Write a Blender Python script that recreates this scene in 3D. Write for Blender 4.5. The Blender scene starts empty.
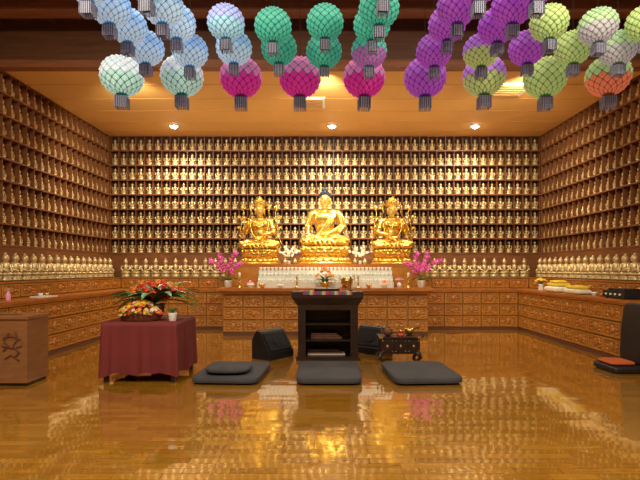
import bpy, bmesh, math, random
import numpy as np
from mathutils import Vector, Matrix, Euler
random.seed(7)
F=470.0; H=1.45
sc=bpy.context.scene
sc.view_settings.view_transform='Standard'
sc.view_settings.look='None'
sc.view_settings.exposure=.1
COL=sc.collection
def px(p,Y): return (p-325)*Y/F
def pz(p,Y): return H+(269-p)*Y/F

# ---------------- materials ----------------
def newmat(name):
    m=bpy.data.materials.new(name); m.use_nodes=True
    nt=m.node_tree; return m,nt,nt.nodes['Principled BSDF']
def mat(name,col,rough=.5,metal=0,es=0,ecol=None,vary=0,vscale=8,bump=0,bscale=40,spec=None,trans=0):
    m,nt,p=newmat(name)
    c=(*col,1)
    p.inputs['Base Color'].default_value=c
    p.inputs['Roughness'].default_value=rough
    p.inputs['Metallic'].default_value=metal
    if spec is not None: p.inputs['Specular IOR Level'].default_value=spec
    if es:
        p.inputs['Emission Color'].default_value=(*(ecol or col),1)
        p.inputs['Emission Strength'].default_value=es
    if vary or bump:
        tc=nt.nodes.new('ShaderNodeTexCoord')
    if vary:
        n=nt.nodes.new('ShaderNodeTexNoise'); n.inputs['Scale'].default_value=vscale; n.inputs['Detail'].default_value=4
        nt.links.new(tc.outputs['Object'],n.inputs['Vector'])
        r=nt.nodes.new('ShaderNodeValToRGB')
        r.color_ramp.elements[0].position=.3; r.color_ramp.elements[1].position=.7
        r.color_ramp.elements[0].color=(*[x*(1-vary) for x in col],1)
        r.color_ramp.elements[1].color=(*[min(1,x*(1+vary)) for x in col],1)
        nt.links.new(n.outputs['Fac'],r.inputs['Fac']); nt.links.new(r.outputs['Color'],p.inputs['Base Color'])
    if bump:
        n=nt.nodes.new('ShaderNodeTexNoise'); n.inputs['Scale'].default_value=bscale; n.inputs['Detail'].default_value=3
        nt.links.new(tc.outputs['Object'],n.inputs['Vector'])
        b=nt.nodes.new('ShaderNodeBump'); b.inputs['Strength'].default_value=bump; b.inputs['Distance'].default_value=.02
        nt.links.new(n.outputs['Fac'],b.inputs['Height']); nt.links.new(b.outputs['Normal'],p.inputs['Normal'])
    return m
def wood(name,c1,c2,sv=(1,12,12),rough=.4,scale=2.0,bump=.15,cb=0):
    m,nt,p=newmat(name)
    tc=nt.nodes.new('ShaderNodeTexCoord'); mp=nt.nodes.new('ShaderNodeMapping')
    mp.inputs['Scale'].default_value=sv
    nt.links.new(tc.outputs['Object'],mp.inputs['Vector'])
    n=nt.nodes.new('ShaderNodeTexNoise'); n.inputs['Scale'].default_value=scale; n.inputs['Detail'].default_value=6; n.inputs['Distortion'].default_value=.6
    nt.links.new(mp.outputs['Vector'],n.inputs['Vector'])
    r=nt.nodes.new('ShaderNodeValToRGB')
    r.color_ramp.elements[0].position=.3; r.color_ramp.elements[1].position=.7
    r.color_ramp.elements[0].color=(*c1,1); r.color_ramp.elements[1].color=(*c2,1)
    nt.links.new(n.outputs['Fac'],r.inputs['Fac']); nt.links.new(r.outputs['Color'],p.inputs['Base Color'])
    b=nt.nodes.new('ShaderNodeBump'); b.inputs['Strength'].default_value=bump; b.inputs['Distance'].default_value=.01
    nt.links.new(n.outputs['Fac'],b.inputs['Height']); 
    last=b
    if cb:
        v=nt.nodes.new('ShaderNodeTexVoronoi'); v.inputs['Scale'].default_value=cb
        nt.links.new(tc.outputs['Object'],v.inputs['Vector'])
        b2=nt.nodes.new('ShaderNodeBump'); b2.inputs['Strength'].default_value=.8; b2.inputs['Distance'].default_value=.015
        nt.links.new(v.outputs['Distance'],b2.inputs['Height']); nt.links.new(b.outputs['Normal'],b2.inputs['Normal']); last=b2
    nt.links.new(last.outputs['Normal'],p.inputs['Normal'])
    p.inputs['Roughness'].default_value=rough
    return m
def floor_mat():
    m,nt,p=newmat('parquet'); L=nt.links.new
    tc=nt.nodes.new('ShaderNodeTexCoord')
    br=nt.nodes.new('ShaderNodeTexBrick'); br.offset=.37
    for k,v in {'Color1':(0,0,0,1),'Color2':(1,1,1,1),'Mortar':(.5,.5,.5,1),'Scale':1,'Mortar Size':.0022,'Brick Width':.34,'Row Height':.09}.items():
        br.inputs[k].default_value=v
    L(tc.outputs['Object'],br.inputs['Vector'])
    r=nt.nodes.new('ShaderNodeValToRGB')
    e=r.color_ramp.elements; e[0].color=(.35,.150,.012,1); e[1].color=(.48,.225,.022,1)
    L(br.outputs['Color'],r.inputs['Fac'])
    mp=nt.nodes.new('ShaderNodeMapping'); mp.inputs['Scale'].default_value=(2,25,1); L(tc.outputs['Object'],mp.inputs['Vector'])
    n=nt.nodes.new('ShaderNodeTexNoise'); n.inputs['Scale'].default_value=2; n.inputs['Detail'].default_value=6; L(mp.outputs['Vector'],n.inputs['Vector'])
    mr=nt.nodes.new('ShaderNodeMapRange'); mr.inputs[1].default_value=.3; mr.inputs[2].default_value=.7; mr.inputs[3].default_value=.85; mr.inputs[4].default_value=1.08
    L(n.outputs['Fac'],mr.inputs[0])
    mx=nt.nodes.new('ShaderNodeVectorMath'); mx.operation='SCALE'; L(r.outputs['Color'],mx.inputs[0]); L(mr.outputs[0],mx.inputs['Scale'])
    mm=nt.nodes.new('ShaderNodeMix'); mm.data_type='RGBA'; mm.inputs['B'].default_value=(.16,.065,.01,1)
    L(br.outputs['Fac'],mm.inputs['Factor']); L(mx.outputs[0],mm.inputs['A']); L(mm.outputs['Result'],p.inputs['Base Color'])
    # per plank tilt
    sep=nt.nodes.new('ShaderNodeMath'); sep.operation='SUBTRACT'; sep.inputs[1].default_value=.5; L(br.outputs['Color'],sep.inputs[0])
    m2=nt.nodes.new('ShaderNodeMath'); m2.operation='MULTIPLY'; m2.inputs[1].default_value=37.7; L(br.outputs['Color'],m2.inputs[0])
    fr=nt.nodes.new('ShaderNodeMath'); fr.operation='FRACT'; L(m2.outputs[0],fr.inputs[0])
    s2=nt.nodes.new('ShaderNodeMath'); s2.operation='SUBTRACT'; s2.inputs[1].default_value=.5; L(fr.outputs[0],s2.inputs[0])
    cx=nt.nodes.new('ShaderNodeCombineXYZ'); L(sep.outputs[0],cx.inputs[0]); L(s2.outputs[0],cx.inputs[1])
    sl=nt.nodes.new('ShaderNodeVectorMath'); sl.operation='SCALE'; sl.inputs['Scale'].default_value=.022; L(cx.outputs[0],sl.inputs[0])
    bp=nt.nodes.new('ShaderNodeBump'); bp.inputs['Strength'].default_value=.012; bp.inputs['Distance'].default_value=.01; L(n.outputs['Fac'],bp.inputs['Height'])
    ad=nt.nodes.new('ShaderNodeVectorMath'); ad.operation='ADD'; L(bp.outputs['Normal'],ad.inputs[0]); L(sl.outputs[0],ad.inputs[1])
    nm=nt.nodes.new('ShaderNodeVectorMath'); nm.operation='NORMALIZE'; L(ad.outputs[0],nm.inputs[0]); L(nm.outputs[0],p.inputs['Normal'])
    p.inputs['Roughness'].default_value=.09; p.inputs['IOR'].default_value=1.85
    p.inputs['Coat Weight'].default_value=1; p.inputs['Coat Roughness'].default_value=.022; p.inputs['Coat IOR'].default_value=1.75
    L(nm.outputs[0],p.inputs['Coat Normal'])
    return m

M={}
M['gold']=mat('gold_leaf',(1.0,.68,.14),.27,.86,bump=.08,bscale=25)
M['gold2']=mat('gold_paint',(.70,.53,.26),.42,.48)
M['goldskin']=mat('gold_skin',(1.0,.73,.2),.33,.76)
M['niche']=wood('niche_wood',(.17,.060,.018),(.27,.098,.030),(1,1,6),.45)
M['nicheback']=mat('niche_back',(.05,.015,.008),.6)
M['cab']=wood('cabinet_wood',(.42,.165,.024),(.57,.25,.042),(2,2,9),.35)
M['carve']=wood('carved_wood',(.35,.125,.017),(.53,.22,.035),(3,3,6),.35,cb=26)
M['cabdark']=mat('cabinet_gap',(.12,.04,.012),.6)
M['slab']=wood('counter_wood',(.36,.115,.02),(.50,.18,.036),(2,2,9),.3)
M['dark']=wood('dark_wood',(.016,.008,.005),(.04,.018,.011),(2,2,9),.35)
M['ceil']=mat('ceiling_paper',(.80,.44,.12),.7,vary=.06,vscale=.7)
M['seam']=mat('ceiling_seam',(.6,.3,.08),.7)
M['beam']=wood('beam_wood',(.10,.037,.014),(.17,.065,.024),(.6,8,8),.5)
M['redwood']=wood('red_wood',(.22,.075,.028),(.34,.12,.04),(.6,8,8),.5)
M['floor']=floor_mat()
M['hair']=mat('blue_hair',(.018,.028,.05),.7,bump=1,bscale=70)
M['black']=mat('black_plastic',(.008,.008,.010),.5)
M['grille']=mat('speaker_grille',(.005,.005,.006),.8,bump=.6,bscale=200)
M['cushion']=mat('grey_cushion_cloth',(.06,.058,.065),.9,vary=.15,vscale=5,bump=.3,bscale=120)
M['white']=mat('white_porcelain',(.85,.84,.78),.3)
M['whitecloth']=mat('white_cloth',(.70,.70,.60),.8)
M['redcloth']=mat('maroon_cloth',(.17,.018,.018),.75,vary=.12,vscale=3)
M['green']=mat('leaf_green',(.05,.20,.03),.45,vary=.3,vscale=9)
M['dkgreen']=mat('leaf_dark_green',(.02,.09,.02),.4)
M['red']=mat('red_petal',(.70,.03,.02),.4)
M['orange']=mat('orange_petal',(.85,.22,.03),.5)
M['yellow']=mat('yellow_petal',(.9,.65,.05),.5)
M['magenta']=mat('magenta_petal',(.68,.06,.36),.5)
M['pink']=mat('pink_petal',(.85,.35,.5),.5)
M['cream']=mat('cream_petal',(.85,.8,.6),.5)
M['brass']=mat('brass',(.75,.48,.15),.3,1)
M['basket']=wood('basket_brown',(.10,.03,.015),(.2,.07,.03),(9,9,20),.6)
M['lamp']=mat('lamp_glass',(1,1,1),.5,es=40,ecol=(1,.93,.8))
M['metalw']=mat('white_metal',(.8,.78,.72),.4)
M['plyl']=wood('lectern_wood',(.22,.09,.03),(.30,.13,.045),(2,2,9),.45)
M['orangecush']=mat('orange_cloth',(.50,.10,.015),.85)
M['line']=mat('cord',(.03,.025,.02),.8)
M['lip']=mat('lip_gold',(.6,.2,.08),.4,.4)
M['paper']=mat('paper_white',(.6,.55,.48),.8)
M['blue']=mat('blue_cloth',(.03,.10,.36),.7)
M['rgreen']=mat('green_cloth',(.03,.24,.09),.7)
M['cred']=mat('red_cloth',(.42,.03,.03),.8); M['cyel']=mat('yellow_cloth',(.5,.34,.04),.8); M['cmag']=mat('magenta_cloth',(.4,.04,.22),.8); M['cwhi']=mat('ivory_cloth',(.5,.48,.42),.8)

# ---------------- builder ----------------
_sc={}
def usph(n,m):
    if (n,m) in _sc: return _sc[(n,m)]
    v=[(0,0,1)]
    for i in range(1,m):
        t=math.pi*i/m
        for j in range(n):
            a=2*math.pi*j/n; v.append((math.sin(t)*math.cos(a),math.sin(t)*math.sin(a),math.cos(t)))
    v.append((0,0,-1)); f=[]
    for j in range(n): f.append((0,1+j,1+(j+1)%n))
    for i in range(m-2):
        for j in range(n):
            a=1+i*n+j; b=1+i*n+(j+1)%n; f.append((a,a+n,b+n,b))
    e=len(v)-1; s=1+(m-2)*n
    for j in range(n): f.append((e,s+(j+1)%n,s+j))
    _sc[(n,m)]=(v,f); return v,f
class B:
    def __init__(s): s.V=[];s.F=[];s.Mi=[];s.S=[];s.mats=[];s.mx=Matrix()
    def mi(s,k):
        if k not in s.mats: s.mats.append(k)
        return s.mats.index(k)
    def add(s,v,f,k,smooth=False,mx=None):
        o=len(s.V); T=s.mx if mx is None else s.mx@mx
        s.V+= [tuple(T@Vector(p)) for p in v]
        s.F+= [tuple(i+o for i in q) for q in f]
        i=s.mi(k); s.Mi+=[i]*len(f); s.S+=[smooth]*len(f)
    def box(s,x0,x1,y0,y1,z0,z1,k,mx=None):
        v=[(x,y,z) for x in(x0,x1) for y in(y0,y1) for z in(z0,z1)]
        s.add(v,[(0,1,3,2),(4,6,7,5),(0,4,5,1),(2,3,7,6),(0,2,6,4),(1,5,7,3)],k,False,mx)
    def cbox(s,c,d,k,mx=None):
        s.box(c[0]-d[0]/2,c[0]+d[0]/2,c[1]-d[1]/2,c[1]+d[1]/2,c[2]-d[2]/2,c[2]+d[2]/2,k,mx)
    def lathe(s,prof,c,k,n=24,smooth=True,sx=1,sy=1,mx=None):
        v=[];f=[]
        for r,z in prof:
            for j in range(n):
                a=2*math.pi*(j+.5)/n; v.append((c[0]+r*sx*math.cos(a),c[1]+r*sy*math.sin(a),c[2]+z))
        m=len(prof)
        for i in range(m-1):
            for j in range(n):
                a=i*n+j;b=i*n+(j+1)%n; f.append((a,b,b+n,a+n))
        if prof[0][0]>1e-4: f.append(tuple(range(n-1,-1,-1)))
        if prof[-1][0]>1e-4: f.append(tuple((m-1)*n+j for j in range(n)))
        s.add(v,f,k,smooth,mx)
    def ell(s,c,r,k,n=16,m=10,rot=None,mx=None):
        v,f=usph(n,m)
        if not hasattr(r,'__len__'): r=(r,r,r)
        R=Matrix.Translation(c)
        if rot is not None: R=R@(Euler(rot).to_matrix().to_4x4() if not isinstance(rot,Matrix) else rot.to_4x4())
        R=R@Matrix.Diagonal((*r,1))
        if mx is not None: R=mx@R
        s.add(v,f,k,True,R)
    def tube(s,pts,rad,k,n=8,mx=None,smooth=True,flat=1):
        P=[Vector(p) for p in pts]; m=len(P)
        if not hasattr(rad,'__len__'): rad=[rad]*m
        v=[];f=[];up=None
        for i in range(m):
            t=(P[min(i+1,m-1)]-P[max(i-1,0)]).normalized()
            if up is None:
                up=Vector((0,0,1)) if abs(t.z)<.9 else Vector((1,0,0))
            a=t.cross(up)
            if a.length<1e-4: a=t.cross(Vector((0,1,.1)))
            a.normalize(); b=a.cross(t).normalized(); up=b
            for j in range(n):
                q=2*math.pi*j/n; v.append(tuple(P[i]+a*math.cos(q)*rad[i]+b*math.sin(q)*rad[i]*flat))
        for i in range(m-1):
            for j in range(n):
                x=i*n+j;y=i*n+(j+1)%n; f.append((x,y,y+n,x+n))
        f.append(tuple(range(n-1,-1,-1))); f.append(tuple((m-1)*n+j for j in range(n)))
        s.add(v,f,k,smooth,mx)
    def cap(s,a,b,ra,rb,k,n=14):
        s.tube([a,b],[ra,rb],k,n); s.ell(a,ra,k,n,8); s.ell(b,rb,k,n,8)
    def sq(s,c,r,k,e1=.5,e2=.3,n=40,m=20,mx=None):
        def sp(x,e): return math.copysign(abs(x)**e,x)
        v,f=usph(n,m); w=[]
        for i,p in enumerate(v):
            rr=math.hypot(p[0],p[1]); ct=sp(rr,e1) if rr>1e-6 else 0
            if rr>1e-6: x=ct*sp(p[0]/rr,e2); y=ct*sp(p[1]/rr,e2)
            else: x=y=0
            w.append((c[0]+r[0]*x,c[1]+r[1]*y,c[2]+r[2]*sp(p[2],e1)))
        s.add(w,f,k,True,mx)
    def mesh(s,name):
        me=bpy.data.meshes.new(name); me.from_pydata(s.V,[],s.F)
        for k in s.mats: me.materials.append(M[k])
        me.polygons.foreach_set('material_index',s.Mi); me.polygons.foreach_set('use_smooth',s.S)
        me.update(); return me
    def build(s,name,loc=(0,0,0),rz=0,parent=None,bevel=0,fix=True):
        me=s.mesh(name)
        if fix and len(s.V)<60000:
            bm=bmesh.new(); bm.from_mesh(me); bmesh.ops.recalc_face_normals(bm,faces=bm.faces); bm.to_mesh(me); bm.free()
        o=bpy.data.objects.new(name,me); COL.objects.link(o); o.location=loc; o.rotation_euler=(0,0,rz)
        if parent: o.parent=parent
        if bevel:
            md=o.modifiers.new('bevel','BEVEL'); md.width=bevel; md.segments=2; md.limit_method='ANGLE'
        return o
def obj(name,me,loc,rz=0,s=1):
    o=bpy.data.objects.new(name,me); COL.objects.link(o); o.location=loc; o.rotation_euler=(0,0,rz); o.scale=(s,s,s); return o
def empty(name,loc,rz=0):
    e=bpy.data.objects.new(name,None); COL.objects.link(e); e.location=loc; e.rotation_euler=(0,0,rz); return e

# ---------------- room ----------------
XW=5.75; YB=12.25; YF=-3.0; ZL=4.85; ZU=5.6; YE=7.95
b=B(); b.box(-XW,XW,YF,YB,-.1,0,'floor'); b.build('floor')
b=B(); b.box(-XW-.15,XW+.15,YB,YB+.15,-.1,ZU+.1,'nicheback'); b.build('wall_back')
b=B(); b.box(-XW-.15,-XW,YF,YB,-.1,ZU+.1,'beam'); b.build('wall_left')
b=B(); b.box(XW,XW+.15,YF,YB,-.1,ZU+.1,'beam'); b.build('wall_right')
b=B(); b.box(-XW-.15,XW+.15,YF-.15,YF,-.1,ZU+.1,'plyl'); b.build('wall_front')
b=B(); b.box(-XW,XW,YE,YB,ZL,ZL+.08,'ceil')
for i in range(1,6):
    y=YE+i*.72; b.box(-XW,XW,y-.006,y+.006,ZL-.004,ZL,'seam')
b.build('ceiling_lower')
b=B(); b.box(-XW,XW,YF,YE,ZU,ZU+.1,'beam'); b.build('ceiling')
b=B(); b.box(-XW,XW,YE-.12,YE,ZL-.02,ZU,'beam'); b.box(-XW,XW,YE-.16,YE+.02,ZL-.05,ZL+.07,'redwood'); b.build('trim_1')
b=B()
for y in (4.2,5.25,6.3,7.3): b.box(-XW,XW,y-.11,y+.11,ZU-.2,ZU,'redwood')
for i in range(-6,7): b.box(i*.9-.03,i*.9+.03,YF,YE-.12,ZU-.07,ZU-.002,'beam')
b.build('trim_2')
# ---------------- niche shelving ----------------
RH=.374; Z0=1.855; NR=8; PITCH=.22
def niche(L,name,loc,rz):
    b=B(); n=int(round(L/PITCH)); pt=L/n
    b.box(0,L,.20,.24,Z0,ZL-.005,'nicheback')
    b.box(0,L,.0,.24,1.255,Z0-.015,'niche')
    for r in range(NR+1):
        z=Z0+r*RH; z1=min(z+.012,ZL-.003)
        b.box(0,L,0,.22,z-.014,z1,'niche'); 
        if r<NR: b.box(0,L,-.01,.0,z-.018,z+.014,'niche')
    for i in range(n+1):
        x=i*pt; b.box(max(0,x-.008),min(L,x+.008),.01,.22,Z0,ZL-.02,'niche')
    return b.build(name,loc,rz)
niche(11.0,'niche_shelving',(-5.5,12.0,0),0)
niche(7.5,'niche_shelving',(-5.5,4.5,0),math.pi/2)
niche(7.5,'niche_shelving',(5.5,12.0,0),-math.pi/2)
# small buddha figurine (unit height 1, facing -Y)
def fig():
    b=B()
    b.lathe([(.28,0),(.31,.05),(.22,.09),(.29,.15),(.26,.17)],(0,0,0),'gold2',8,True,1,.75)
    b.ell((0,-.03,.24),(.29,.2,.09),'gold2',8,5)
    b.tube([(0,.02,.24),(0,.02,.45),(0,.02,.62),(0,.01,.68)],[.17,.15,.19,.08],'gold2',8,flat=.65)
    for s in(-1,1): b.tube([(s*.19,.02,.6),(s*.24,-.02,.42),(s*.08,-.19,.33)],[.07,.06,.04],'gold2',5)
    b.ell((0,-.01,.80),(.115,.12,.145),'gold2',8,6)
    b.ell((0,.01,.95),(.05,.05,.06),'gold2',6,4)
    return b
fg=fig(); FV=np.array(fg.V); 
def figs(name,pls,rz):
    c,s=math.cos(rz),math.sin(rz); R=np.array([[c,-s,0],[s,c,0],[0,0,1]])
    V0=FV@R.T; allv=[];allf=[];S=[];o=0
    for (x,y,z,h) in pls:
        allv.append(V0*np.array([h,h,h])+np.array([x,y,z]))
        allf+=[tuple(i+o for i in f) for f in fg.F]; o+=len(FV)
    me=bpy.data.meshes.new(name); me.from_pydata(np.concatenate(allv).tolist(),[],allf)
    me.materials.append(M['gold2']); me.polygons.foreach_set('use_smooth',[True]*len(allf)); me.update()
    ob=bpy.data.objects.new(name,me); COL.objects.link(ob)
pl=[];n=50
for i in range(n):
    for r in range(NR): pl.append((-5.5+(i+.5)*.22,12.085,Z0+r*RH+.0125,.305))
for i in range(41): pl.append((-5.0+i*.25,11.80,1.2505,.47))
figs('buddha_figurines',pl,0)
for sx in(-1,1):
    pl=[]; n=34; pt=7.5/n
    for i in range(n):
        for r in range(NR): pl.append((sx*5.595,4.5+(i+.5)*pt,Z0+r*RH+.0125,.29))
    for i in range(28): pl.append((sx*5.27,4.75+i*.25,1.2505,.47))
    figs('buddha_figurines',pl,-sx*math.pi/2)
# ---------------- drawer cabinets ----------------
def panel(b,x,z,w,h,mx=None):
    # local: front facing -Y at y=0
    b.box(x,x+w,-.012,0.0,z,z+h,'cabdark',mx)
    g=.008; x0=x+g;x1=x+w-g;z0=z+g;z1=z+h-g; t=.022
    b.box(x0,x1,-.03,-.012,z0,z0+t,'cab',mx); b.box(x0,x1,-.03,-.012,z1-t,z1,'cab',mx)
    b.box(x0,x0+t,-.03,-.012,z0+t,z1-t,'cab',mx); b.box(x1-t,x1,-.03,-.012,z0+t,z1-t,'cab',mx)
    b.box(x0+t,x1-t,-.018,-.012,z0+t,z1-t,'carve',mx)
    cx=(x0+x1)/2; cz=(z0+z1)/2; W=(x1-x0)/2-t; Hh=(z1-z0)/2-t
    b.ell((cx,-.02,cz),(W*.3,.022,Hh*.72),'carve',10,6,mx=mx)
    for sx in(-1,1):
        b.ell((cx+sx*W*.62,-.02,cz),(W*.26,.016,Hh*.3),'carve',8,5,mx=mx)
        for sz in(-1,1): b.ell((cx+sx*W*.6,-.02,cz+sz*Hh*.6),(W*.22,.014,Hh*.2),'carve',8,5,rot=(0,sx*sz*.5,0),mx=mx)
def cabinet(L,D,name,loc,rz):
    b=B()
    b.box(0,L,.03,D,0,.93,'cab'); b.box(0,L,-.03,D,.93,.975,'slab'); b.box(0,L,-.005,.03,0,.07,'cabdark'); b.box(0,L,-.02,.03,.895,.93,'slab')
    n=int(round(L/.46)); w=L/n
    for i in range(n):
        for r in range(3): panel(b,i*w+.008,.075+r*.275,w-.016,.262,Matrix.Translation((0,.03,0)))
    return b.build(name,loc,rz)
def ledge(L,d,name,loc,rz,z0=.976):
    b=B()
    b.box(0,L,0,d,z0,1.25,'cab'); b.box(0,L,-.02,d,1.22,1.25,'slab')
    k=int(L/.46); w2=L/k
    for i in range(k): panel(b,i*w2+.01,.99,w2-.02,.22)
    return b.build(name,loc,rz)
cabinet(2.22,.8,'drawer_cabinet',(-4.6,11.2,0),0)
cabinet(2.20,.8,'drawer_cabinet',(2.4,11.2,0),0)
cabinet(7.5,.9,'drawer_cabinet',(-4.6,4.5,0),math.pi/2)
cabinet(7.5,.9,'drawer_cabinet',(4.6,12.0,0),-math.pi/2)
ledge(10.04,.39,'display_ledge',(-5.02,11.61,0),0)
ledge(7.5,.44,'display_ledge',(-5.06,4.5,0),math.pi/2)
ledge(7.5,.44,'display_ledge',(5.06,12.0,0),-math.pi/2)
# ---------------- altar ----------------
b=B(); A0=10.2
b.box(-2.22,2.24,A0+.03,10.76,0,.97,'cab'); b.box(-2.22,2.24,A0-.0,A0+.03,0,.07,'cabdark')
b.box(-2.34,2.36,A0-.1,10.76,.97,1.035,'slab'); b.box(-2.28,2.3,A0-.04,10.76,.91,.97,'slab')
nx=10; w=4.46/nx
for i in range(nx):
    for r in range(3): panel(b,-2.22+i*w+.012,.085+r*.27,w-.024,.255,Matrix.Translation((0,A0+.03,0)))
b.build('altar')
b=B()
b.box(-2.3,2.32,10.78,11.56,0,1.5,'cab'); b.box(-2.34,2.36,10.775,11.57,1.5,1.56,'slab')
b.build('statue_platform')
b=B()
for i,(y,z) in enumerate([(10.4,1.16),(10.53,1.29),(10.64,1.42)]):
    b.box(-1.5,1.52,y,10.755,1.0355 if i==0 else z-.13,z,'whitecloth')
    nn=34
    for j in range(nn):
        b.lathe([(.02,0),(.024,.004),(.034,.05),(.036,.07),(.03,.066),(.02,.03)],(-1.46+j*2.94/(nn-1),y+.06,z),'white',8)
b.build('offering_cup_tiers')

# ---------------- statues ----------------
def hand(b,wr,d,nrm,sgn,k,L=.17,curl=.15):
    d=Vector(d).normalized(); nrm=Vector(nrm).normalized(); s=d.cross(nrm).normalized()*sgn
    wr=Vector(wr); pc=wr+d*L*.28
    R=Matrix((s,d,nrm)).transposed()
    b.ell(pc,(L*.25,L*.33,L*.12),k,12,8,rot=R)
    ln=[.4,.48,.45,.34]
    for i in range(4):
        o=wr+d*L*.5+s*L*(.17-.115*i); l=L*ln[i]
        p=[o]
        for q in range(3): 
            a=curl*(q+1); p.append(p[-1]+(d*math.cos(a)+nrm*math.sin(a))*l/3)
        b.tube(p,[L*.062,L*.06,L*.055,L*.045],k,8)
    o=wr+d*L*.12+s*L*.2
    b.tube([o,o+(d*.6+s*.7)*L*.2,o+(d*.95+s*.75)*L*.36],[L*.075,L*.065,L*.05],k,8)
def buddha(name,loc,kind,ped_r,ped_h,S=1.0):
    e=empty(name,loc)
    # pedestal
    b=B(); r=ped_r;h=ped_h
    b.lathe([(r*1.0,0),(r*1.0,h*.1),(r*.93,h*.14),(r*.9,h*.22),(r*.74,h*.32),(r*.7,h*.45),(r*.78,h*.55),(r*.84,h*.7),(r*.92,h*.98),(r*.5,h)],(0,0,0),'gold',32,True,1,.55)
    for row,(rr,zz,nn,off) in enumerate([(.84,.8,18,0),(.78,.62,18,.5),(.86,.27,20,.3)]):
        for j in range(nn):
            a=2*math.pi*(j+off)/nn; c=(r*rr*math.cos(a),r*rr*.55*math.sin(a),h*zz)
            b.ell(c,(.035,r*.15,h*.19),'gold',8,6,rot=Euler((0,0,a)).to_matrix()@Euler((0,(.35 if row<2 else -.6),0)).to_matrix())
    b.build('lotus_pedestal',parent=e)
    # body
    b=B(); k='gold'
    for s in(-1,1):
        b.cap((s*.14,.08,.13),(s*.43,-.12,.12),.14,.105,k)
        b.cap((s*.43,-.13,.115),(-s*.05,-.27,.10),.10,.075,k)
        b.ell((-s*.17,-.27,.17),(.1,.05,.035),k)
    b.ell((0,-.06,.1),(.42,.26,.1),k); b.ell((0,.05,.2),(.24,.18,.2),k); b.ell((0,.05,.42),(.2,.145,.27),k); b.ell((0,.03,.62),(.245,.155,.17),k)
    b.cap((-.22,.05,.715),(.22,.05,.715),.095,.095,k); b.cap((0,.03,.74),(0,.01,.9),.085,.07,k)
    if kind=='buddha':
        b.cap((-.28,.05,.7),(-.37,.03,.43),.09,.075,k); b.cap((-.37,.03,.43),(-.36,-.2,.27),.07,.045,k)
        hand(b,(-.36,-.21,.27),(.02,-.45,-.75),(0,-.5,-.4),-1,k,curl=.1)
        b.cap((.28,.05,.7),(.38,.03,.42),.10,.095,k); b.cap((.38,.03,.42),(.10,-.22,.27),.09,.05,k)
        hand(b,(.1,-.22,.25),(-1,-.1,0),(0,-.2,1),1,k,curl=.2)
    else:
        q=1 if kind=='a' else -1
        b.cap((-q*.27,.05,.7),(-q*.36,.0,.45),.085,.07,k); b.cap((-q*.36,.0,.45),(-q*.26,-.22,.62),.065,.042,k)
        hand(b,(-q*.26,-.22,.62),(0,-.1,1),(0,-1,0),-q,k,L=.16)
        b.cap((q*.27,.05,.7),(q*.36,.0,.43),.085,.07,k); b.cap((q*.36,.0,.43),(q*.14,-.24,.36),.065,.042,k)
        hand(b,(q*.14,-.24,.36),(-q*.8,-.5,.1),(0,-.2,1),q,k,L=.16)
    # robe folds
    def fold(pts,r=.014):
        P=[Vector(p) for p in pts]; out=[]
        for i in range(len(P)-1):
            for t in range(5):
                out.append(P[i].lerp(P[i+1],t/5))
        out.append(P[-1])
        for _ in range(3): out=[out[0]]+[(out[i-1]+out[i]*2+out[i+1])/4 for i in range(1,len(out)-1)]+[out[-1]]
        b.tube(out,r,k,6)
    if kind=='buddha':
        for d in(0,.05,.10,.15):
            fold([(.16+d*.6,-.02,.79-d*.2),(.12+d*.7,-.12,.68),(.04+d*.7,-.14,.5),(-.1+d*.9,-.13,.32+d*.1),(-.2+d,-.14,.22)],.018)
        for d in(0,.05,.1): fold([(.33+d*.2,.0,.75-d),(.4,-.06,.6-d),(.42,-.07,.45-d*.5),(.3,-.16,.3-d*.2)],.017)
        fold([(-.14,-.03,.79),(-.19,-.09,.7),(-.2,-.11,.55),(-.2,-.1,.4)],.015)
    else:
        for d in(0,.035): fold([(-.16+d,-.06,.78),(-.1,-.135,.66-d),(0,-.16,.6-d),(.1,-.135,.66-d),(.16-d,-.06,.78)],.013)
        for j in range(5): b.ell((-.1+.05*j,-.155,.6-.02*(2-abs(j-2))),.022,k,8,6)
        for s in(-1,1):
            fold([(s*.16,-.0,.8),(s*.24,-.11,.65),(s*.2,-.14,.42),(s*.08,-.2,.27),(-s*.1,-.3,.2)],.02)
            b.lathe([(.075,-.02),(.085,0),(.075,.02)],(s*.33,.02,.55),k,12)
    for d in range(6):
        for s in(-1,1):
            fold([(s*.05,-.2-d*.03,.2-d*.015),(s*.22,-.23-d*.022,.235-d*.03),(s*(.4+.01*d),-.17-d*.012,.225-d*.03),(s*.5,-.08,.14-d*.02)],.014)
    for d in range(5):
        fold([(-.2+d*.1-.04,-.33,.13),(-.2+d*.1,-.36,.06),(-.2+d*.1+.03,-.36,.0)],.02)
    o=b.build('body',parent=e,loc=(0,0,h-.005))
    md=o.modifiers.new('rm','REMESH'); md.mode='VOXEL'; md.voxel_size=.010; md.use_smooth_shade=True
    md=o.modifiers.new('sm','SMOOTH'); md.factor=.5; md.iterations=1
    o.scale=(S,S*.9,S)
    # head
    b=B(); k='goldskin'
    b.ell((0,0,1.01),(.118,.125,.16),k,28,20); b.ell((0,-.03,.945),(.09,.09,.085),k,20,14)
    b.tube([(0,-.122,1.045),(0,-.145,.99),(0,-.135,.975)],[.012,.022,.016],k,10); 
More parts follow.
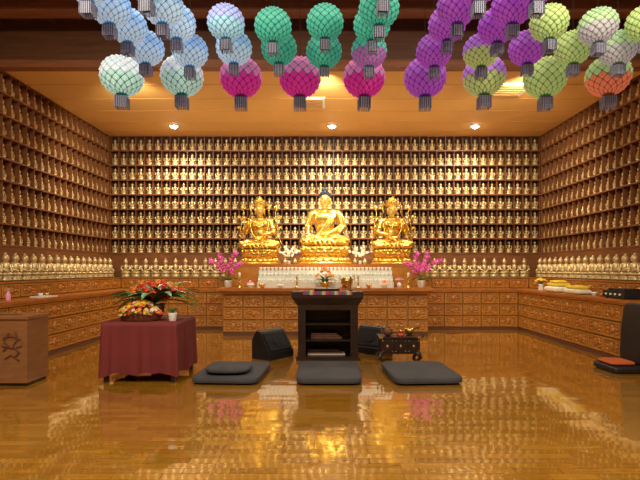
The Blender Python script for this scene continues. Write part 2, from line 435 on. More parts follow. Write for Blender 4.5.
    for s in(-1,1):
        b.ell((s*.02,-.128,.98),(.014,.014,.011),k,10,8)
        b.tube([(s*.02,-.122,1.06),(s*.05,-.117,1.072),(s*.085,-.092,1.058)],[.006,.008,.005],k,8)
        b.ell((s*.047,-.108,1.03),(.028,.016,.014),k,12,8)
        b.tube([(s*.024,-.123,1.024),(s*.048,-.1225,1.018),(s*.073,-.107,1.026)],[.003,.0055,.003],'black',6)
        b.ell((s*.122,.0,1.0),(.014,.035,.055),k,12,8); b.ell((s*.12,-.0,.93),(.013,.022,.05),k,10,8)
    b.ell((0,-.125,.945),(.032,.012,.007),'lip',12,8); b.ell((0,-.121,.934),(.024,.012,.008),'lip',12,8)
    b.ell((0,-.122,1.085),.008,'gold',8,6)
    for zz in(.83,.855): b.lathe([(.076,-.006),(.082,0),(.076,.006)],(0,.015,zz),k,20)
    if kind=='buddha':
        b.ell((0,.025,1.075),(.132,.13,.125),'hair',24,16); b.ell((0,.025,1.2),(.075,.075,.075),'hair',18,12)
        b.ell((0,-.04,1.18),(.018,.012,.022),'red',10,8)
        for i in range(7):
            zt=1.075+.12*math.sin(i*.22)
            rr=math.cos(i*.22)
            for j in range(22):
                a=2*math.pi*j/22+i*.14
                x=.13*rr*math.cos(a);y=.025+.13*rr*math.sin(a)
                if y<-.03 and zt<1.115: continue
                b.ell((x,y,zt),.016,'hair',6,4)
    else:
        b.ell((0,.03,1.06),(.128,.125,.12),'black',20,14)
        b.lathe([(.125,0),(.135,.02),(.128,.04),(.12,.09),(.10,.13),(.08,.15)],(0,.02,1.08),'gold',24)
        for j in range(13):
            a=math.pi+math.pi*(j/12.0); rr=.13
            hh=.10+.09*math.exp(-((j-6)/2.2)**2)
            c=(rr*math.cos(a),.02+rr*math.sin(a),1.12+hh/2)
            b.ell(c,(.028,.012,hh/1.6),'gold',8,8,rot=(0,0,a+math.pi/2))
            b.ell((c[0]*1.05,.02+(c[1]-.02)*1.1,1.12+hh*.5),.012,'red' if j%2 else 'gold',8,6)
            b.ell((c[0]*1.1,c[1],1.12+hh*1.15),.014,'gold',6,5)
        b.ell((0,-.11,1.2),(.03,.02,.04),'goldskin',10,8)
        for s in(-1,1):
            b.tube([(s*.13,.02,1.1),(s*.2,.02,1.16),(s*.25,.01,1.08),(s*.22,0,.95),(s*.26,0,.85)],[.012,.02,.02,.016,.01],'gold',6)
            b.tube([(s*.36,-.1,.2),(s*.48,-.12,.45),(s*.45,-.1,.7),(s*.4,-.06,.92),(s*.42,-.05,1.03)],.012,'gold',6)
            for (cx,cz,rr) in((.42,1.07,.055),(.52,.82,.045),(.37,.78,.035),(.53,.55,.04),(.5,.36,.035)):
                for j in range(7):
                    a=2*math.pi*j/7; b.ell((s*cx+rr*.7*math.cos(a),-.08,cz+rr*.7*math.sin(a)),(rr*.5,.015,rr*.28),'gold',8,5,rot=(0,-a,0))
                b.ell((s*cx,-.09,cz),rr*.4,'goldskin',8,6)
                b.tube([(s*.45,-.1,cz-.1),(s*(cx+.45)/2,-.1,cz-.05),(s*cx,-.085,cz)],.008,'gold',5)
            b.tube([(s*.3,.06,.72),(s*.42,.05,.6),(s*.47,.03,.35),(s*.55,.0,.15),(s*.6,-.02,.12)],[.02,.03,.03,.025,.01],'gold',6,flat=.4)
    o=b.build('head',parent=e,loc=(0,0,h-.005)); o.scale=(S,S,S)
    return e
buddha('buddha_statue',(px(325,11.2),11.2,1.561),'buddha',.68,.42,1.11)
buddha('bodhisattva_statue',(px(260,11.2),11.2,1.561),'a',.50,.36,.93)
buddha('bodhisattva_statue',(px(392,11.2),11.2,1.561),'b',.50,.36,.93)

# ---------------- lanterns ----------------
def lcol(nm,c,es=.25):
    k='l_'+nm
    if k not in M: M[k]=mat('lantern_'+nm,c,.65,es=es)  # glow put into the material for room light passing through the paper
    return k
# petal, lattice, lower petal, lower lattice
cols={'blue':((.42,.66,1.0),(.07,.30,.54),(.58,.78,1.0),(.08,.36,.56)),
'lav':((.48,.52,.98),(.10,.26,.56),(.38,.66,.82),(.05,.32,.38)),
'white':((.85,.94,1.0),(.38,.62,.72),(.52,.82,.74),(.01,.22,.18)),
'teal':((.12,.54,.40),(.015,.17,.14),(.06,.45,.32),(.015,.16,.12)),
'tealp':((.12,.54,.42),(.015,.18,.15),(.45,.14,.45),(.03,.22,.2)),
'mag':((.76,.22,.52),(.02,.24,.20),(.68,.03,.32),(.24,.01,.11)),
'pur':((.50,.15,.68),(.14,.025,.28),(.43,.08,.56),(.11,.02,.22)),
'purg':((.56,.24,.78),(.16,.06,.34),(.47,.57,.20),(.10,.20,.04)),
'lime':((.56,.70,.26),(.14,.30,.06),(.44,.60,.20),(.10,.24,.05)),
'grn':((.48,.66,.36),(.11,.30,.12),(.50,.46,.50),(.10,.24,.12)),
'redg':((.42,.58,.26),(.12,.26,.06),(.75,.20,.10),(.26,.08,.03))}
def lantern(c,R,cord):
    pc,lc,bc,blc=cols[c]
    A=lcol(c+'_petal',pc,.32); Lf=lcol(c+'_leaf',lc,.15); Bt=lcol(c+'_low',bc,.32); Lb=lcol(c+'_lowleaf',blc,.15); lcol('tail',(.34,.34,.46),.05); lcol('tail2',(.05,.05,.10),.02)
    b=B(); n=14; m=12
    def P(i,j,rr=1.0):
        t=math.pi*(.07+.86*i/m); a=2*math.pi*(j+(.5 if i%2 else 0))/n
        return Vector((R*rr*math.sin(t)*math.cos(a),R*rr*math.sin(t)*math.sin(a),R*.93*rr*math.cos(t)))
    for i in range(1,m):
        lo=i>m*.5
        for j in range(n):
            l=P(i,j);r=P(i,j+1)
            if i%2==0: u=P(i-1,j); d=P(i+1,j)
            else: u=P(i-1,j+1); d=P(i+1,j+1)
            q=[l,d,r,u]; c0=(l+d+r+u)/4; 
            # rounded lotus petal inside diamond, cupped outward
            ring=[]
            for a0,a1 in ((l,d),(d,r),(r,u),(u,l)):
                ring.append(c0.lerp(a0,.84)*1.02); ring.append(c0.lerp((a0+a1)/2,.94)*1.04)
            cc=(c0*.5+d*.5)*1.11
            v=[tuple(x) for x in q]; v+= [tuple(x) for x in ring]+[tuple(cc)]
            fr=[]
            for s_ in range(4):
                k0=4+2*s_; k1=k0+1; k2=4+(2*s_+2)%8
                fr+=[(s_,(s_+1)%4,k1),(s_,k1,k0),((s_+1)%4,k2,k1)]
            b.add(v,fr,Lb if lo else Lf)
            b.add(v,[(4+s_,4+(s_+1)%8,12) for s_ in range(8)],Bt if lo else A,False)
    b.lathe([(R*.26,R*.87),(R*.24,R*.95),(.01,R*.97)],(0,0,0),Lf,12)
    b.lathe([(.01,-R*.98),(R*.24,-R*.95),(R*.3,-R*.86)],(0,0,0),Lb,12)
    b.tube([(0,0,R*.95),(0,0,cord)],.004,'line',5)
    w=R*.27
    b.tube([(0,0,-R*.97),(0,0,-R*1.05)],.004,'line',5)
    b.cbox((0,0,-R*1.06),(w*2,w*2,.015),'l_tail2')
    z=-R*1.07
    for q in range(7):
        for (x,y) in ((-w+q*w/3,-w),(-w+q*w/3,w),(-w,-w+q*w/3),(w,-w+q*w/3)):
            b.cbox((x,y,z-R*.28),(w*.16,w*.16,R*.56),'l_tail')
    for zz in(.12,.22,.32): b.cbox((0,0,z-R*zz),(w*2.1,w*2.1,R*.04),'l_tail2')
    return b
cache={}
def hang(c,X,Y,Z,R):
    key=(c,round(R,3),round(ZU-Z,2))
    if key not in cache:
        bb=lantern(c,R,ZU-Z); cache[key]=bb.mesh('paper_lantern')
    obj('paper_lantern',cache[key],(X,Y,Z),random.uniform(-.12,.12))
def row(Y,yp,R,items):
    for c,p in items: hang(c,px(p,Y),Y,round(pz(yp,Y)+random.choice([-.02,0,.02]),2),R)
row(6.75,76,.285,[('white',122),('white',182),('mag',241),('mag',300),('mag',364),('pur',425),('purg',484),('lime',545),('redg',608)])
row(6.0,50,.215,[('blue',146),('blue',190),('blue',234),('teal',279),('teal',324),('tealp',369),('pur',434),('purg',481),('pur',527),('lime',573),('grn',618)])
row(5.5,25,.205,[('blue',128),('blue',177),('lav',226),('teal',273),('teal',325),('teal',372),('pur',447),('pur',497),('lime',549),('grn',598),('lime',646)])
row(5.05,7,.205,[('blue',110),('blue',163),('teal',379),('pur',457),('pur',512)])
row(4.6,-18,.205,[('blue',88),('lav',147),('teal',383),('pur',478),('pur',536)])

# ---------------- downlights & vents ----------------
def area(name,loc,rot,size,en,col=(1,.88,.68),sy=None):
    l=bpy.data.lights.new(name,'AREA'); l.energy=en; l.color=col; l.size=size
    if sy: l.shape='RECTANGLE'; l.size_y=sy
    o=bpy.data.objects.new(name,l); COL.objects.link(o); o.location=loc; o.rotation_euler=rot; return o
def spot(name,loc,tgt,en,ang=90,col=(1,.9,.70),rad=.06,blend=.6):
    l=bpy.data.lights.new(name,'SPOT'); l.energy=en; l.color=col; l.spot_size=math.radians(ang); l.spot_blend=blend; l.shadow_soft_size=rad
    o=bpy.data.objects.new(name,l); COL.objects.link(o); o.location=loc
    o.rotation_euler=(Vector(tgt)-Vector(loc)).to_track_quat('-Z','Y').to_euler(); return o
for p in(174,332,475):
    x=px(p,11.17)
    b=B(); b.lathe([(.12,0),(.12,-.012),(.085,-.015),(.08,-.004)],(0,0,0),'metalw',24); b.lathe([(.078,-.006),(.07,-.03),(.04,-.05),(.001,-.055)],(0,0,0),'lamp',24)
    b.build('ceiling_downlight',(x,11.17,ZL))
    spot('downlight_lamp',(x,11.17,ZL-.08),(x,11.2,0),220,150)
for (x,y) in((-.3,9.6),(3.5,8.9)):
    b=B(); b.box(-.3,.3,-.3,.3,-.02,0,'metalw')
    for i in range(5): b.box(-.25,.25,-.24+i*.11,-.18+i*.11,-.032,-.02,'seam')
    b.build('ceiling_vent',(x,y,ZL))
area('hall_light_a',(-2.8,2.2,5.3),(.35,0,0),1.6,215)
area('hall_light_b',(2.8,2.2,5.3),(.35,0,0),1.6,215)
area('hall_light_c',(0,-1,5.3),(.4,0,0),2.0,130)
area('ceiling_fill',(0,9.8,2.7),(math.pi,0,0),8,34,sy=2.2)  # added upward fill to brighten the lower ceiling
for x in(-3.6,0,3.6):
    spot('back_wall_fill',(x,8.2,4.78),(x*1.05,12,2.8),300,120,rad=.15)  # added fill spots aimed at the back wall, without any fixture
spot('statue_fill',(-.9,8.6,4.78),(-.3,11.2,2.5),480,42,rad=.1); spot('statue_fill',(.9,8.6,4.78),(.3,11.2,2.5),480,42,rad=.1)  # extra spots added to brighten the statues, no fixture modelled
w=bpy.data.worlds.new('w'); sc.world=w; w.use_nodes=True
w.node_tree.nodes['Background'].inputs[0].default_value=(1,.8,.6,1); w.node_tree.nodes['Background'].inputs[1].default_value=.2

# ---------------- flowers ----------------
def bloom(b,c,r,k,k2='yellow',npet=5,d=None):
    d=Vector(d or (random.uniform(-.5,.5),-1,random.uniform(-.2,.6))).normalized()
    q=d.to_track_quat('Z','Y').to_matrix().to_4x4(); mx=Matrix.Translation(c)@q
    for j in range(npet):
        a=2*math.pi*j/npet
        b.ell((r*.55*math.cos(a),r*.55*math.sin(a),r*.08),(r*.5,r*.33,r*.1),k,8,5,rot=(0,0,a),mx=mx)
    b.ell((0,0,r*.15),r*.2,k2,6,4,mx=mx)
def leaf(b,base,dirn,L,w,k,droop=.5):
    d=Vector(dirn).normalized(); s=d.cross(Vector((0,0,1)))
    if s.length<.01: s=Vector((1,0,0))
    s.normalize(); v=[];f=[];p=Vector(base); n=8
    for i in range(n+1):
        t=i/n; ww=w*math.sin(math.pi*min(1,t*.93+.05))**.8
        up=s.cross(d).normalized()
        v+=[tuple(p-s*ww+up*ww*.25),tuple(p),tuple(p+s*ww+up*ww*.25)]
        p=p+d*L/n; d=(d+Vector((0,0,-droop/n))).normalized()
    for i in range(n):
        a=i*3; f+=[(a,a+1,a+4,a+3),(a+1,a+2,a+5,a+4)]
    b.add(v,f,k,True)
def arc(base,d,L,droop,n=8):
    p=Vector(base); d=Vector(d).normalized(); out=[p.copy()]
    for i in range(n):
        p=p+d*L/n; out.append(p.copy()); d=(d+Vector((0,0,-droop/n))).normalized()
    return out
def orchid(name,loc,kcol,sc_=1,flip=1,pot='white'):
    b=B()
    b.lathe([(.05,0),(.06,.01),(.08,.12),(.085,.14),(.07,.135),(.001,.13)],(0,0,0),pot,20)
    for a in range(6): leaf(b,(0,0,.13),(math.cos(a*1.05),math.sin(a*1.05)*.7,.5),.25,.035,'green',1.2)
    for q in range(4):
        pts=arc((0,0,.13),(flip*(-.35+.25*q),-.1+.1*q,1),.48+.05*q,1.5,10)
        b.tube(pts,.005,'dkgreen',5)
        for i in range(4,11):
            c=pts[i]+Vector((random.uniform(-.05,.05),-.03,random.uniform(-.03,.03))); bloom(b,c,.055,kcol,'yellow')
    o=b.build(name,loc,fix=False); o.scale=(sc_,)*3; return o
orchid('orchid_plant',(px(228,10.4),10.4,1.0355),'magenta',1.15,-1)
orchid('orchid_plant',(px(421,10.4),10.4,1.0355),'magenta',1.15,1)
orchid('lily_plant',(px(289,10.95),10.95,1.561),'cream',.6,1); orchid('lily_plant',(px(360,10.95),10.95,1.561),'cream',.6,-1)
b=B(); b.lathe([(.06,0),(.05,.03),(.12,.1),(.13,.13),(.11,.12),(.001,.11)],(0,0,0),'brass',20)
b.tube([(0,0,.1),(0,0,.2)],[.05,.09],'dkgreen',10)
for i in range(44):
    a=random.uniform(0,6.28); r=random.uniform(0,.21); bloom(b,(r*math.cos(a),r*.4*math.sin(a)-.02,.22+(.21-r)*1.0+random.uniform(0,.03)),.045,random.choice(['orange','orange','red','yellow','cream']),d=(math.cos(a)*r*4,-.6,.8))
for i in range(16): a=i*.45; leaf(b,(0,0,.15),(math.cos(a),math.sin(a)*.3,.35),.26,.028,'green',.7)
b.build('flower_bowl',(0.0,10.24,1.0355),fix=False)
def candlestick(name,x,y):
    b=B(); b.lathe([(.055,0),(.06,.01),(.02,.03),(.015,.1),(.03,.12),(.012,.14),(.012,.2),(.04,.22),(.04,.225),(.001,.225)],(0,0,0),'brass',16)
    b.lathe([(.022,.225),(.022,.33),(.001,.335)],(0,0,0),'cream',12); b.build(name,(x,y,1.0355))
for p in(240,297,358,408): candlestick('candlestick',px(p,10.25),10.2)
def bowl(name,x,y,z,k,r=.08,fruit=None):
    b=B(); b.lathe([(r*.45,0),(r*.4,r*.3),(r*.9,r*.7),(r,r*1.1),(r*.93,r*1.08),(r*.4,r*.5),(.001,r*.45)],(0,0,0),k,20)
    if fruit:
        for j in range(6): a=j*1.05; b.ell((r*.5*math.cos(a),r*.5*math.sin(a),r*1.15),r*.33,fruit,10,8)
        b.ell((0,0,r*1.6),r*.35,fruit,10,8)
    b.build(name,(x,y,z))
bowl('offering_bowl',px(262,10.2),10.22,1.0355,'brass'); bowl('offering_bowl',px(280,10.2),10.22,1.0355,'white',.07)
bowl('fruit_bowl',px(385,10.2),10.25,1.0355,'white',.09,'orange'); bowl('offering_bowl',px(369,10.2),10.22,1.0355,'brass',.07)
bowl('fruit_bowl',px(250,10.2),10.25,1.0355,'white',.085,'pink'); 
b=B(); b.lathe([(.09,.05),(.13,.1),(.14,.17),(.12,.2),(.13,.22),(.11,.22),(.1,.2),(.001,.19)],(0,0,0),'brass',24)
for j in range(3): a=j*2.09+.5; b.tube([(.08*math.cos(a),.08*math.sin(a),.09),(.1*math.cos(a),.1*math.sin(a),.002)],[.022,.014],'brass',8)
for s in(-1,1): b.tube([(s*.12,0,.17),(s*.17,0,.2),(s*.16,0,.26),(s*.12,0,.24)],.012,'brass',8)
b.build('incense_burner',(px(347,10.2),10.24,1.040))
b=B(); b.lathe([(.05,0),(.05,.1),(.03,.12)],(0,0,0),'white',12)
bloom(b,(0,0,.17),.1,'pink',npet=8,d=(0,0,1)); bloom(b,(0,0,.2),.07,'pink',npet=8,d=(0,0,1)); b.build('lotus_lamp',(px(400,10.4),10.5,1.0355))

# ---------------- lectern (sutra stand) ----------------
Y0=7.45; b=B(); x0=px(298,Y0);x1=px(358,Y0); D=.5
b.box(x0,x0+.05,0,D,.05,.93,'dark'); b.box(x1-.05,x1,0,D,.05,.93,'dark'); b.box(x0,x1,D-.03,D,.05,.93,'dark')
b.box(x0-.03,x1+.03,-.03,D+.02,0,.06,'dark'); b.box(x0+.05,x1-.05,.02,D-.03,.30,.32,'dark'); b.box(x0+.05,x1-.05,.02,D-.03,.56,.58,'dark')
b.box(x0+.05,x0+.12,-.005,.02,.06,.86,'dark'); b.box(x1-.12,x1-.05,-.005,.02,.06,.86,'dark'); b.box(x0,x1,-.01,.02,.80,.93,'dark')
v=[(x0,0,.86),(x1,0,.86),(x1,D,.86),(x0,D,.86),(x0-.1,-.08,1.0),(x1+.08,-.08,1.0),(x1+.08,D+.04,1.0),(x0-.1,D+.04,1.0),(x0-.1,-.08,1.09),(x1+.08,-.08,1.09),(x1+.08,D+.04,1.09),(x0-.1,D+.04,1.09)]
b.add(v,[(3,2,1,0),(0,1,5,4),(1,2,6,5),(2,3,7,6),(3,0,4,7),(4,5,9,8),(5,6,10,9),(6,7,11,10),(7,4,8,11),(8,9,10,11)],'dark')
for i in range(3): b.box(x0+.2,x1-.25-.04*i,.2,.42,.321+i*.03,.345+i*.03,'basket')
for i in range(4): b.box(x0+.15,x1-.2-.03*i,.15,.4,.061+i*.022,.08+i*.022,['paper','basket','dark','dark'][i])
b.build('sutra_lectern',(0,Y0,0))
b=B(); ks=['cred','cyel','rgreen','blue','cmag','cwhi','cred']; X0=px(303,Y0);X1=px(352,Y0); n=28
for i in range(n):
    xa=X0+(X1-X0)*i/n; xb=X0+(X1-X0)*(i+1)/n; k=ks[(i*3)%7]
    b.box(xa,xb,-.09,.35,1.0905,1.096,k); b.box(xa,xb,-.092,-.0805,1.045,1.096,k)
b.build('striped_altar_cloth',(0,Y0,0))
b=B(); b.box(-.2,.2,-.12,.12,0,.02,'dark'); b.box(-.2,.2,-.12,-.11,.02,.04,'dark'); b.box(-.17,-.01,-.08,.09,.02,.05,'paper'); b.box(.01,.17,-.08,.09,.02,.045,'paper'); b.build('sutra_tray',(px(330,Y0)-.05,Y0+.15,1.0965))
b=B(); b.tube([(0,0,0),(0,0,.012)],[.04,.04],'black',12); b.tube([(0,0,.01),(0,.02,.12),(0,-.02,.2)],.005,'black',6); b.ell((0,-.03,.215),(.015,.02,.015),'grille',8,6); b.build('microphone',(px(351,Y0),Y0+.2,1.0965))
# ---------------- floor monitors ----------------
def monitor(name,x,y,rz):
    b=B(); w=.29
    pr=[(-.2,0),(.2,0),(.2,.3),(.1,.46),(0.02,.44),(-.2,.1)]
    v=[(sx*w,p[0],p[1]) for sx in(-1,1) for p in pr]; n=6
    b.add(v,[tuple(range(n)),tuple(range(2*n-1,n-1,-1))]+[(i,(i+1)%n,(i+1)%n+n,i+n) for i in range(n)],'black')
    d=Vector((0,.22,.34)).normalized(); nn=Vector((0,-.34,.22)).normalized()
    mx=Matrix.Translation(Vector((0,-.09,.27))+nn*.003)@Matrix((Vector((1,0,0)),d,nn)).transposed().to_4x4()
    b.box(-.25,.25,-.16,.16,0,.012,'grille',mx); 
    b.lathe([(.11,.012),(.105,.022),(.03,.014)],(0,0,0),'grille',20,mx=mx)
    b.build(name,(x,y,0),rz,bevel=.01)
monitor('floor_speaker',px(273,7.75),7.75,.95); monitor('floor_speaker',px(373,8.1),8.2,-.7)
# ---------------- low ornate chest ----------------
b=B(); W=.33
b.box(-W,W,-.2,.2,.36,.39,'dark'); b.box(-W+.03,W-.03,-.17,.17,.12,.36,'dark')
for sx in(-1,1):
    for sy in(-1,1): b.tube([(sx*(W-.05),sy*.15,.14),(sx*(W-.01),sy*.18,.07),(sx*(W-.06),sy*.16,.0)],[.04,.035,.025],'dark',8)
for i in range(3):
    xx=-W+.04+i*.205; b.box(xx,xx+.19,-.18,-.17,.15,.34,'dark'); b.ell((xx+.095,-.182,.245),(.02,.008,.02),'brass',12,6)
    for q in(.01,.16): b.cbox((xx+q+.01,-.181,.325),(.015,.006,.015),'brass'); b.cbox((xx+q+.01,-.181,.165),(.015,.006,.015),'brass')
for sx in(-1,1):
    b.cbox((sx*(W-.03),-.201,.375),(.06,.006,.028),'brass')
    b.tube([(sx*W,-.18,.38),(sx*(W+.03),-.18,.4),(sx*(W+.02),-.18,.43)],[.015,.015,.008],'dark',6)
b.build('ornate_low_chest',(px(399,7.45),7.52,0),bevel=.004)
b=B(); b.ell((0,0,.065),(.075,.065,.065),'basket',16,12); b.tube([(-.07,0,.05),(-.11,0,.07),(-.1,0,.11)],[.02,.015,.015],'basket',8); b.box(.02,.078,-.006,.006,.035,.045,'black'); b.build('wooden_fish_drum',(px(388,7.45),7.45,.3905))
b=B(); b.lathe([(.03,0),(.05,.01),(.075,.06),(.08,.1),(.073,.1),(.05,.02),(.001,.015)],(0,0,0),'brass',20); b.tube([(.06,-.02,.1),(.15,-.03,.13)],.008,'dark',6); b.build('singing_bowl',(px(411,7.45),7.58,.3905))
b=B(); b.lathe([(.05,0),(.05,.03),(.03,.04)],(0,0,0),'red',14); b.lathe([(.02,.04),(.022,.1),(.001,.11)],(0,0,0),'brass',12); b.build('hand_bell',(px(400,7.45),7.42,.3905))
# ---------------- cushions ----------------
def mat_cushion(name,xc,y0,y1,w,h,z=0,rz=0,tuft=True):
    b=B(); d=(y1-y0)/2; b.sq((0,0,h/2),(w/2,d,h/2),'cushion',.55,.22,56,20)
    for s in(.28,.72):
        zz=h*s
        rr=1.0*(1-abs(2*s-1)**(2/.55))**(.55/2)
        pts=[]
        for j in range(49):
            a=2*math.pi*j/48; c,sn=math.cos(a),math.sin(a)
            pts.append((w/2*rr*math.copysign(abs(c)**.22,c),d*rr*math.copysign(abs(sn)**.22,sn),zz))
        b.tube(pts,.006,'cushion',6)
    b.build(name,(xc,(y0+y1)/2,z),rz)
mat_cushion('floor_cushion',px(329,6.2),5.82,6.95,.84,.12)
mat_cushion('floor_cushion',px(421,6.2)+.01,5.82,6.92,.88,.12,0,.06)
mat_cushion('floor_cushion',px(231,6.2)+.0,5.85,6.95,.86,.11,0,-.05)
b=B(); b.sq((0,0,.05),(.29,.24,.05),'cushion',.7,.6,40,16); b.build('seat_cushion',(px(230,6.2),6.15,.110))
# ---------------- clothed table ----------------
TX0,TX1,TY0,TY1,TZ=-2.84,-1.90,5.98,6.85,.77
b=B()
b.box(TX0,TX1,TY0,TY1,TZ-.025,TZ-.004,'redcloth')
for sx in(TX0+.04,TX1-.04):
    for sy in(TY0+.04,TY1-.04): b.box(sx-.025,sx+.025,sy-.025,sy+.025,0,TZ-.025,'dark')
def seg(p,q,n): return [(p[0]+(q[0]-p[0])*i/n,p[1]+(q[1]-p[1])*i/n) for i in range(n)]
e=.008
per=seg((TX0-e,TY0-e),(TX1+e,TY0-e),40)+seg((TX1+e,TY0-e),(TX1+e,TY1+e),36)+seg((TX1+e,TY1+e),(TX0-e,TY1+e),40)+seg((TX0-e,TY1+e),(TX0-e,TY0-e),36)
cx=(TX0+TX1)/2; cy=(TY0+TY1)/2; N=len(per); v=[];f=[]; rows=12
for r in range(rows+1):
    t=r/rows
    for i,(x,y) in enumerate(per):
        dx=x-cx;dy=y-cy; L=math.hypot(dx,dy)
        cor=max(0,(abs(dx)/((TX1-TX0)/2)+abs(dy)/((TY1-TY0)/2)-1.6)/.45)
        wv=(.010+.010*math.sin(i*.37))*math.sin(i*.95+1.3*math.sin(i*.21))*t**.7+.012*t+.02*cor*t
        zb=.10+.03*math.sin(i*.18)-.05*cor
        if dx>0 and abs(dy)>.3 and y<cy: zb+=.05*(1-cor)
        v.append((x+dx/L*wv,y+dy/L*wv,TZ+(zb-TZ)*t))
for r in range(rows):
    for i in range(N): a=r*N+i;c=r*N+(i+1)%N; f.append((a,c,c+N,a+N))
f.append(tuple(range(N-1,-1,-1)))
b.add(v,f,'redcloth',True)
b.build('draped_table')
b=B(); b.lathe([(.22,0),(.24,.02),(.27,.1),(.28,.12),(.001,.11)],(0,0,0),'basket',28,True,1,.5)
for i in range(220):
    a=random.uniform(0,6.28); r=math.sqrt(random.random()); bloom(b,(r*.30*math.cos(a),r*.15*math.sin(a),.09+(1-r*r)*.15+random.uniform(-.01,.015)),.027,random.choice(['orange','cream','yellow','red','yellow','orange','red']),d=(math.cos(a)*r,math.sin(a)*r-.3,1))
for i in range(26): a=i*.24; leaf(b,(.2*math.cos(a),.1*math.sin(a),.11),(math.cos(a),math.sin(a),.3),.1,.02,'green',.8)
b.build('flower_basket',(px(141,6.2),6.16,TZ+.001),fix=False)
b=B(); b.lathe([(.08,0),(.1,.02),(.13,.14),(.14,.2),(.12,.19),(.001,.18)],(0,0,0),'basket',24)
for i in range(34):
    a=i*2.4+.2; leaf(b,(0,0,.2),(math.cos(a),math.sin(a)*.6,random.uniform(.2,.9)),random.uniform(.5,.74),.06,'green' if i%2 else 'dkgreen',random.uniform(.9,1.4))
for i in range(26):
    a=i*2.4; r=.42*math.sqrt((i+.5)/26); p=Vector((r*math.cos(a),r*.55*math.sin(a)-.04,.55-r*.5+random.uniform(-.03,.03)))
    b.tube([(0,0,.2),(p.x*.5,p.y*.5,.36),tuple(p)],.005,'dkgreen',5)
    q=Vector((math.cos(a)*.5,-.7,.6)).normalized().to_track_quat('Z','Y').to_matrix().to_4x4(); mx=Matrix.Translation(p)@q
    k='red' if i%4 else 'orange'
    b.ell((0,0,0),(.04,.033,.01),k,12,6,mx=mx); b.ell((.016,.024,0),(.025,.022,.01),k,10,6,mx=mx); b.ell((-.016,.024,0),(.025,.022,.01),k,10,6,mx=mx)
    b.tube([(0,.01,.01),(0,-.01,.06)],[.007,.004],'yellow',6,mx=mx)
for i in range(30):
    a=random.uniform(0,6.28); r=random.uniform(.05,.3); bloom(b,(r*math.cos(a),r*.6*math.sin(a)-.08,.34-r*.2+random.uniform(-.05,.05)),.035,random.choice(['red','orange','red']))
b.build('anthurium_arrangement',(px(153,6.5),6.58,TZ+.001),fix=False)
b=B(); b.lathe([(.04,0),(.045,.01),(.055,.1),(.055,.11),(.05,.105),(.001,.1)],(0,0,0),'white',20)
for i in range(9): leaf(b,(0,0,.1),(math.cos(i*.7),math.sin(i*.7),1.2),.12,.018,'green',.8)
b.build('potted_plant',(-1.985,6.12,TZ+.001),fix=False)
# ---------------- wooden donation box, left ----------------
b=B(); xr=px(27,5.8); xl=xr-.75
b.box(xl,xr,5.8,6.25,.04,.83,'plyl'); b.box(xl-.02,xr+.02,5.78,6.27,.83,.865,'plyl'); b.box(xl+.02,xr-.02,5.82,6.23,0,.04,'dark')
cx=xr-.19
b.tube([(cx-.03,5.795,.66),(cx-.09,5.795,.56),(cx-.03,5.795,.5),(cx-.1,5.795,.44)],.012,'cabdark',6)
b.tube([(cx+.05,5.795,.68),(cx+.08,5.795,.58),(cx+.02,5.795,.5),(cx+.1,5.795,.42),(cx+.04,5.795,.36)],.012,'cabdark',6)
b.tube([(cx-.1,5.795,.6),(cx,5.795,.62),(cx+.12,5.795,.58)],.01,'cabdark',6)
b.tube([(cx-.08,5.795,.34),(cx,5.795,.39),(cx+.1,5.795,.32)],.01,'cabdark',6)
b.tube([(cx-.12,5.795,.5),(cx+.02,5.795,.47),(cx+.13,5.795,.5)],.01,'cabdark',6)
b.box(xl+.2,xr-.2,5.95,6.05,.8655,.87,'cabdark')
b.build('donation_box',bevel=.004)
# ---------------- right side floor chair ----------------
b=B(); b.sq((.02,0,.05),(.26,.28,.05),'black',.4,.25,40,16)
b.sq((-.04,0,.125),(.18,.2,.03),'orangecush',.6,.35,40,16)
mx=Matrix.Translation((.22,0,.10))@Matrix.Rotation(.08,4,'Y')
b.sq((-.03,0,.42),(.045,.26,.44),'black',.35,.35,40,24,mx=mx)
for s in(-.2,.2): b.tube([(.1,s,.03),(.26,s,.05),(.29,s,.4)],.015,'black',8)
b.build('floor_chair',(4.22,6.75,0),0)
b=B(); b.box(-.18,.18,-.28,.28,.012,.13,'black'); b.box(-.14,.14,-.2,.2,.13,.16,'black')
for sx in(-.15,.15):
    for sy in(-.2,.2): b.box(sx-.02,sx+.02,sy-.02,sy+.02,0,.012,'grille')
for i in range(4): b.tube([(-.18,-.18+i*.12,.07),(-.20,-.18+i*.12,.07)],.018,'metalw',10)
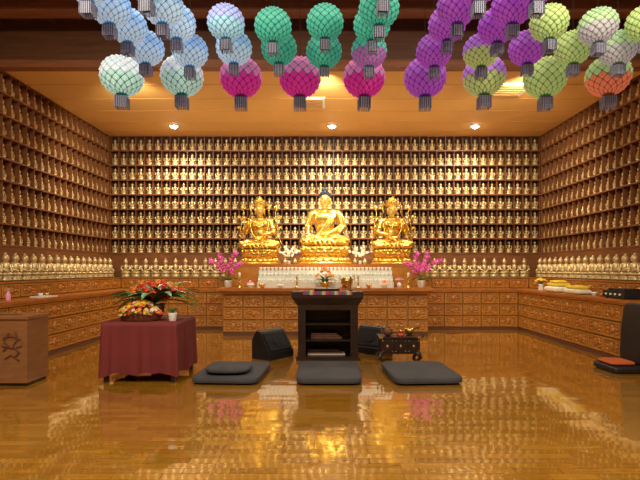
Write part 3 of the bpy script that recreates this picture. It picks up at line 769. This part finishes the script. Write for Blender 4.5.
b.build('audio_amplifier',(4.81,7.55,.9755),bevel=.004)
b=B(); b.sq((0,0,.06),(.2,.26,.06),'cream',.5,.3); b.sq((.02,.02,.155),(.17,.22,.04),'yellow',.6,.4); b.sq((-.02,-.05,.215),(.13,.14,.03),'yellow',.6,.4); b.build('folded_cloth_stack',(4.81,9.7,.9755))
b=B(); b.lathe([(.05,0),(.06,.02),(.05,.12),(.055,.14),(.001,.13)],(0,0,0),'white',16)
for i in range(26): a=random.uniform(0,6.28); r=random.uniform(0,.12); bloom(b,(r*math.cos(a),r*math.sin(a),.22+(.1-r)*.5),.038,'yellow','orange',d=(math.cos(a)*.5,-.6,.8))
for i in range(8): leaf(b,(0,0,.13),(math.cos(i*.8),math.sin(i*.8),.8),.14,.02,'green')
b.build('flower_vase',(4.78,10.4,.9755),fix=False)
b=B(); b.sq((0,0,.05),(.14,.3,.05),'cream',.5,.3); b.sq((.0,.0,.13),(.12,.24,.035),'yellow',.5,.3); b.build('folded_cloth_stack',(4.8,8.95,.9755))
bowl('offering_bowl',4.78,8.35,.9755,'white',.06); bowl('offering_bowl',4.76,8.1,.9755,'brass',.05)
b=B(); b.box(-.12,.12,-.2,.2,0,.02,'white'); b.lathe([(.03,0),(.04,.05),(.035,.05),(.001,.01)],(0,-.1,.02),'white',14); b.lathe([(.03,0),(.04,.05),(.035,.05),(.001,.01)],(0,.08,.02),'brass',14); b.build('tea_tray',(-4.78,8.0,.9755))
b=B(); b.lathe([(.03,0),(.035,.01),(.035,.1),(.015,.13),(.015,.16),(.02,.16),(.02,.18),(.001,.18)],(0,0,0),'pink',16); b.build('water_bottle',(-4.72,7.0,.9755))

# ---------------- camera ----------------
cd=bpy.data.cameras.new('cam'); cam=bpy.data.objects.new('cam',cd); COL.objects.link(cam)
cam.location=(0,0,H); cam.rotation_euler=(math.pi/2,0,0)
cd.sensor_width=36; cd.lens=F/640*36; cd.shift_x=-5/640; cd.shift_y=29/640; cd.clip_start=.05
sc.camera=cam
